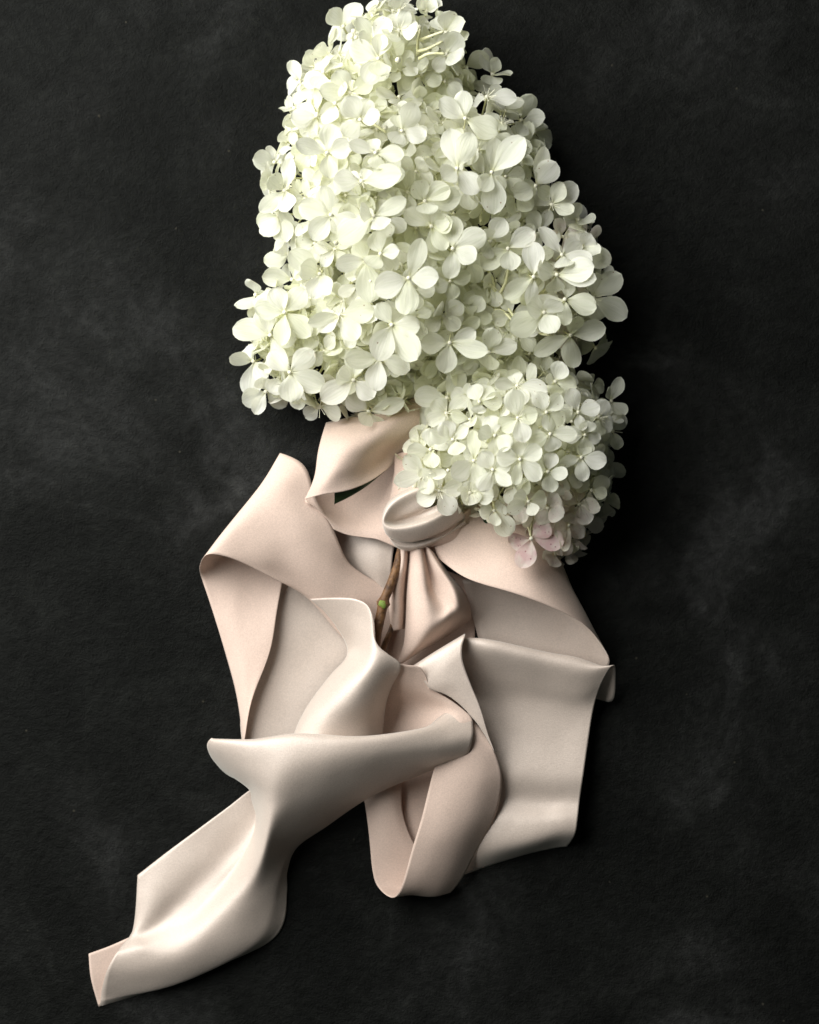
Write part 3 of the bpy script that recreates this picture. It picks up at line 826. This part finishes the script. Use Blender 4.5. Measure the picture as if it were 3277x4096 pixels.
TRACED_SMALL = [
    (5, (600, 650), (610, 440), (765, 630), (640, 805), (445, 760)),
    (5, (930, 640), (930, 500), (1080, 570), (1080, 770), (880, 815), (770, 610)),
    (5, (350, 865), (225, 710), (515, 845), (440, 1030), (200, 940)),
    (5, (915, 345), (870, 150), (795, 420), (965, 510), (1045, 330)),
    (5, (1120, 305), (1060, 165), (1230, 195), (1245, 380), (960, 320)),
    (5, (1345, 305), (1290, 140), (1490, 250), (1210, 340), (1365, 430)),
    (5, (1145, 460), (1130, 325), (1000, 510), (1330, 450), (1180, 570)),
    (5, (1395, 465), (1410, 375), (1500, 500), (1400, 615), (1250, 455)),
    (5, (1370, 625), (1215, 665), (1535, 670), (1375, 790), (1400, 530)),
    (5, (1130, 730), (1165, 600), (1260, 755), (1150, 870), (1040, 690)),
    (5, (1490, 340), (1540, 220), (1590, 410), (1410, 340), (1500, 470)),
    (5, (750, 470), (720, 330), (860, 550), (740, 600), (640, 440)),
    (5, (735, 715), (855, 830), (650, 865), (850, 660), (650, 600)),
    (5, (405, 310), (280, 390), (540, 190), (320, 220), (440, 420)),
    (5, (290, 570), (280, 425), (130, 590), (300, 695), (395, 490)),
    (5, (250, 740), (100, 630), (30, 800), (395, 760), (270, 880)),
    (5, (990, 940), (840, 1000), (1115, 910), (1030, 1035), (885, 900)),
    (5, (745, 1005), (650, 1010), (860, 1180), (805, 975), (740, 1115)),
    (5, (570, 880), (530, 900), (735, 900), (600, 950), (520, 820)),
    (5, (910, 115), (1110, 150), (750, 90), (890, 30), (960, 240)),
    (5, (1180, 85), (1240, -40), (1330, 110), (1110, 60), (1170, 160)),
    (5, (1580, 225), (1660, 65), (1670, 320), (1560, 140), (1500, 260)),
    (5, (540, 985), (470, 1015), (600, 980), (370, 1085), (560, 1030)),
    (5, (450, 500), (300, 440), (560, 420), (480, 600), (380, 380)),
    (5, (640, 230), (640, 300), (800, 230), (590, 110), (720, 120)),
    (5, (1590, 440), (1680, 340), (1640, 560), (1530, 540), (1600, 360)),
    (5, (1440, 120), (1340, 170), (1420, 60), (1530, 100), (1500, 200)),
    (5, (1440, 860), (1560, 780), (1540, 900), (1420, 1000), (1340, 800)),
]
TRACED_PINK = [
    (5, (1010, 1205), (865, 1250), (955, 1415), (1235, 1220), (1130, 1105)),
]
TRACED_BLUSH = [
    (5, (1280, 1110), (1390, 1180), (1180, 1150), (1310, 1050), (1230, 1290)),
    (5, (1350, 960), (1240, 900), (1490, 970), (1340, 850), (1410, 1100)),
    (5, (1180, 1320), (1150, 1395), (1215, 1290), (1100, 1310), (1290, 1240)),
    (5, (1130, 990), (1090, 1100), (1200, 900), (1210, 1060), (1040, 940)),
]

big = Head('hydrangea_panicle', 'large creamy white hydrangea head filling the upper half, brown twig below', (1560, 2000, 0), [
    (1600, 330, 190, 270, 300, 270),
    (1470, 760, 260, 370, 400, 350),
    (1370, 430, 170, 170, 220, 220),
    (1830, 740, 230, 340, 380, 320),
    (1620, 1130, 260, 380, 360, 330),
    (1290, 1360, 170, 270, 260, 220),
    (2080, 1110, 200, 310, 360, 270),
    (1900, 1400, 180, 300, 220, 200),
    (1560, 1480, 120, 260, 180, 150)])
small = Head('hydrangea_panicle', 'smaller white hydrangea head at lower right with pink-flushed florets, overlapping the ribbon', (1760, 2150, 0), [
    (2090, 1760, 240, 330, 310, 290),
    (1830, 1850, 190, 180, 180, 190),
    (2230, 1960, 140, 190, 200, 170),
    (2200, 2110, 90, 130, 110, 110)])

for t in TRACED_BIG:
    p = T(t[0], *t[1:]); big.traced(*p[0], p[1:], 106, lift=80)
for t in TRACED_SMALL:
    p = T(t[0], *t[1:]); small.traced(*p[0], p[1:], 94, lift=72, flat=0.45)
for t in TRACED_PINK:
    p = T(t[0], *t[1:]); small.traced(*p[0], p[1:], 108, z=330, kind='p', flat=0.5)
for t in TRACED_BLUSH:
    p = T(t[0], *t[1:]); small.traced(*p[0], p[1:], 92, lift=55, kind='b')
big.fill(74, 92, 299, sink=46, rnd=random.Random(5), kindf=lambda x, y: 'b' if (x > 2200 and y > 700 and random.random() < 0.4) else 'w')
small.fill(72, 88, 220, sink=40, rnd=random.Random(6), kindf=lambda x, y: 'b' if (y > 1950 and x > 2060 and random.random() < 0.75) else 'w')
print('florets', big.n, small.n)

# inner florets deep in the heads, too hidden to pick apart: one part each
def inner(head, shrink, count, L, seed):
    rnd = random.Random(seed)
    V, F, U = [], [], []
    for _ in range(count):
        e = rnd.choice(head.ells)
        v = Vector((rnd.gauss(0, 1), rnd.gauss(0, 1), rnd.gauss(0.35, 1))).normalized()
        f = shrink * rnd.uniform(0.82, 1.0)
        x, y, z = e[0] + v.x * e[3] * f, e[1] + v.y * e[4] * f, e[2] + v.z * e[5] * f - 30
        if z < 25: continue
        nrm = (Vector((v.x, -v.y, v.z)) + Vector((rnd.gauss(0, .4), rnd.gauss(0, .4), rnd.gauss(0, .4)))).normalized()
        t = nrm.orthogonal().normalized(); b = nrm.cross(t); a0 = rnd.uniform(0, 6.28)
        loc = W(x, y, z) - head.root.location
        for k in range(4):
            a = a0 + k * math.pi / 2; el = rnd.uniform(-0.1, 0.5)
            d = (t * math.cos(a) + b * math.sin(a)) * math.cos(el) + nrm * math.sin(el)
            side = nrm.cross(d).normalized(); up = d.cross(side)
            g = GEO[rnd.randrange(NVAR)]
            o = len(V)
            for (px, py, pz) in g[0]:
                V.append(loc + (d * px + side * py + up * pz) * L * S)
            F += [tuple(o + i for i in q) for q in g[1]]; U += g[2]
    me = mesh_from('inner_florets', V, F, U, MAT_CREAM)
    ob = link('inner_florets', me, head.root); ob['kind'] = 'stuff'
inner(big, 0.90, 560, 96, 21)
inner(small, 0.88, 170, 80, 22)

# ------------------------------------------------------------------ stalks inside the heads
def branch(head, ctrl, r0, r1, name='branch', mat=None):
    pts = [p - head.root.location for p in curve_pts(ctrl, 5)]
    n = len(pts)
    me = tube_mesh(name, pts, [(r0 + (r1 - r0) * i / (n - 1)) * S for i in range(n)], 7, mat or MAT_STALK)
    return link(name, me, head.root)

def stalks():
    t = lambda tile, z, *p: [(x, y, zz) for (x, y), zz in zip(T(tile, *p), z)]
    branch(big, [(1600, 1900, 70), (1590, 1650, 90), (1600, 1300, 160), (1620, 800, 230), (1650, 350, 260), (1680, 130, 300)], 15, 9, 'rachis')
    for c in [
        t(3, (330, 330, 300), (1050, 1180), (880, 1150), (670, 1165)),
        t(3, (330, 300, 240), (890, 1150), (820, 1280), (750, 1400)),
        t(3, (325, 290, 240), (860, 1180), (855, 1350), (850, 1500)),
        t(3, (330, 280, 240), (760, 1200), (860, 1280), (960, 1340)),
        t(3, (350, 330, 300), (830, 1060), (860, 1120), (930, 1160)),
        t(3, (470, 440, 400), (1120, 560), (1030, 640), (960, 760)),
        t(4, (240, 330, 400), (480, 1070), (570, 920), (665, 770)),
        t(4, (400, 430, 450), (665, 770), (720, 660), (745, 540)),
        t(4, (400, 430, 440), (650, 750), (600, 680), (500, 640)),
        t(4, (390, 400, 410), (660, 830), (740, 870), (800, 960)),
        t(4, (390, 410, 420), (680, 770), (780, 770), (880, 760)),
        t(4, (390, 400, 410), (620, 880), (700, 890), (780, 970)),
        t(4, (400, 430, 440), (640, 740), (610, 620), (570, 550)),
        t(4, (400, 420, 430), (990, 760), (1060, 700), (1110, 680)),
        t(4, (380, 400, 410), (960, 1030), (1010, 1070), (1080, 1080)),
        t(4, (380, 400, 400), (1030, 930), (1090, 960), (1150, 1050)),
        t(2, (400, 430, 440), (20, 440), (20, 340), (40, 230)),
        t(2, (440, 470, 480), (20, 410), (100, 390), (220, 330)),
        t(2, (440, 480, 490), (30, 470), (110, 430), (240, 430)),
        t(2, (460, 490, 500), (40, 320), (120, 290), (230, 250)),
        t(2, (400, 420, 430), (450, 1570), (500, 1640), (560, 1700)),
        t(2, (400, 430, 440), (480, 1640), (520, 1700), (520, 1780)),
        t(1, (500, 530, 540), (1080, 960), (1200, 1000), (1290, 1060)),
        t(1, (480, 520, 540), (1080, 1680), (1075, 1560), (1090, 1460)),
    ]:
        branch(big, c, 7, 4.5)
    branch(small, [(1680, 2100, 70), (1830, 2020, 90), (1980, 1900, 130), (2100, 1800, 190), (2200, 1720, 230)], 11, 7, 'rachis')
    for c in [
        t(5, (240, 250, 260), (500, 880), (505, 920), (515, 965)),
        t(5, (250, 240, 230), (900, 860), (840, 900), (780, 950)),
        t(5, (250, 260, 270), (1190, 560), (1200, 600), (1210, 650)),
        t(5, (260, 250, 240), (1240, 560), (1225, 600), (1215, 640)),
        t(5, (240, 230, 220), (980, 830), (1000, 870), (990, 930)),
        t(5, (250, 240, 220), (910, 870), (900, 950), (940, 1030)),
        t(5, (200, 220, 230), (960, 1080), (990, 1130), (1005, 1190)),
        t(5, (270, 280, 290), (430, 740), (390, 800), (355, 860)),
        t(5, (230, 220, 210), (1020, 820), (1080, 860), (1180, 870)),
    ]:
        branch(small, c, 6, 4)
stalks()

# little closed buds among the florets
def buds(head, spots, r):
    bm = bmesh.new(); bmesh.ops.create_icosphere(bm, subdivisions=2, radius=1.0)
    for v in bm.verts: v.co.z *= 1.15
    for f in bm.faces: f.smooth = True
    me = bpy.data.meshes.new('flower_bud'); bm.to_mesh(me); bm.free(); me.materials.append(MAT_BUD)
    for x, y in spots:
        z = max(head.height(x, y), 90) + 50
        o = link('flower_bud', me, head.root)
        o.location = W(x, y, z) - head.root.location
        o.scale = (r * S * random.uniform(.8, 1.2),) * 3
buds(big, T(1, (1030, 250), (1015, 290), (1050, 300), (1060, 780), (1000, 785), (1285, 1020), (1385, 480)) + T(2, (35, 215), (450, 635), (515, 930), (110, 400)) + T(3, (890, 345), (1165, 650)) + T(4, (1115, 585)), 10)
buds(small, T(5, (415, 720), (450, 510), (300, 690), (1300, 370)), 7)

# ------------------------------------------------------------------ leaves
def leaf(head, ctrl, mat=MAT_LEAF):
    """ctrl: rows of (left, mid, right) plan points along the leaf"""
    R = np.array(ctrl, float)
    G = spline(R, 5); G = np.swapaxes(spline(np.swapaxes(G, 0, 1), 4), 0, 1)
    a, b = G.shape[:2]
    V = [W(*G[i, j]) - head.root.location for i in range(a) for j in range(b)]
    F = [(i * b + j, i * b + j + 1, (i + 1) * b + j + 1, (i + 1) * b + j) for i in range(a - 1) for j in range(b - 1)]
    me = bpy.data.meshes.new('leaf'); me.from_pydata(V, [], F)
    for f in me.polygons: f.use_smooth = True
    o = link('leaf', me, head.root, mat)
    m = o.modifiers.new('thickness', 'SOLIDIFY'); m.thickness = 3 * S
    return o
leaf(big, [[(1338, 2018, 190), (1341, 2016, 190), (1345, 2014, 190)], [(1345, 1950, 222), (1375, 1970, 208), (1398, 1988, 196)], [(1400, 1890, 220), (1440, 1925, 206), (1466, 1946, 196)], [(1500, 1830, 150), (1525, 1860, 145), (1540, 1885, 140)]])
leaf(big, [[(1540, 1180, 330), (1560, 1175, 335), (1585, 1178, 330)], [(1535, 1210, 330), (1562, 1210, 345), (1590, 1212, 330)], [(1555, 1250, 320), (1570, 1250, 325), (1582, 1248, 320)]])
leaf(small, [[(1760, 1850, 180), (1780, 1845, 185), (1800, 1850, 180)], [(1735, 1880, 180), (1770, 1885, 190), (1800, 1890, 180)], [(1750, 1925, 170), (1765, 1930, 172), (1790, 1925, 170)]])
leaf(small, [[(1905, 2040, 190), (1930, 2030, 195), (1955, 2040, 190)], [(1930, 2070, 185), (1945, 2075, 190), (1960, 2070, 185)], [(1944, 2104, 178), (1948, 2105, 180), (1954, 2102, 178)]])
leaf(small, [[(1840, 1910, 200), (1855, 1900, 205), (1870, 1910, 200)], [(1840, 1930, 200), (1856, 1932, 205), (1872, 1930, 200)], [(1848, 1950, 195), (1856, 1952, 198), (1866, 1950, 195)]])

# ------------------------------------------------------------------ twigs under the bow
def twigs():
    st = [p - big.root.location for p in curve_pts([(1615, 2140, 110), (1602, 2210, 135), (1581, 2290, 155), (1554, 2360, 170), (1537, 2402, 176), (1526, 2450, 176), (1508, 2530, 168), (1497, 2605, 150), (1485, 2660, 130)], 5)]
    n = len(st); rr = []
    for i in range(n):
        u = i / (n - 1)
        r = 16 + 6 * u + 9 * math.exp(-((u - 0.53) / 0.035) ** 2) + random.uniform(-0.8, 0.8)
        rr.append(r * S)
    o = link('stem', tube_mesh('stem', st, rr, 10, MAT_BARK), big.root)
    bm = bmesh.new(); bmesh.ops.create_icosphere(bm, subdivisions=2, radius=1.0)
    for v in bm.verts:
        v.co.x *= 1 + 0.25 * math.sin(v.co.y * 6); v.co.y *= 1.0 - 0.3 * v.co.x
    for f in bm.faces: f.smooth = True
    me = bpy.data.meshes.new('leaf_bud'); bm.to_mesh(me); bm.free(); me.materials.append(MAT_NODE)
    b = link('leaf_bud', me, o); b.location = W(1532, 2416, 198) - big.root.location
    b.scale = (15 * S, 18 * S, 8 * S); b.rotation_euler = (0, 0.2, 0.6)
    st2 = [p - small.root.location for p in curve_pts([(1600, 2380, 60), (1582, 2460, 84), (1564, 2520, 100), (1542, 2570, 106), (1522, 2625, 104), (1505, 2660, 60)], 4)]
    n = len(st2)
    link('stem', tube_mesh('stem', st2, [(9 + 3 * i / n) * S for i in range(n)], 9, MAT_BARK), small.root)
twigs()
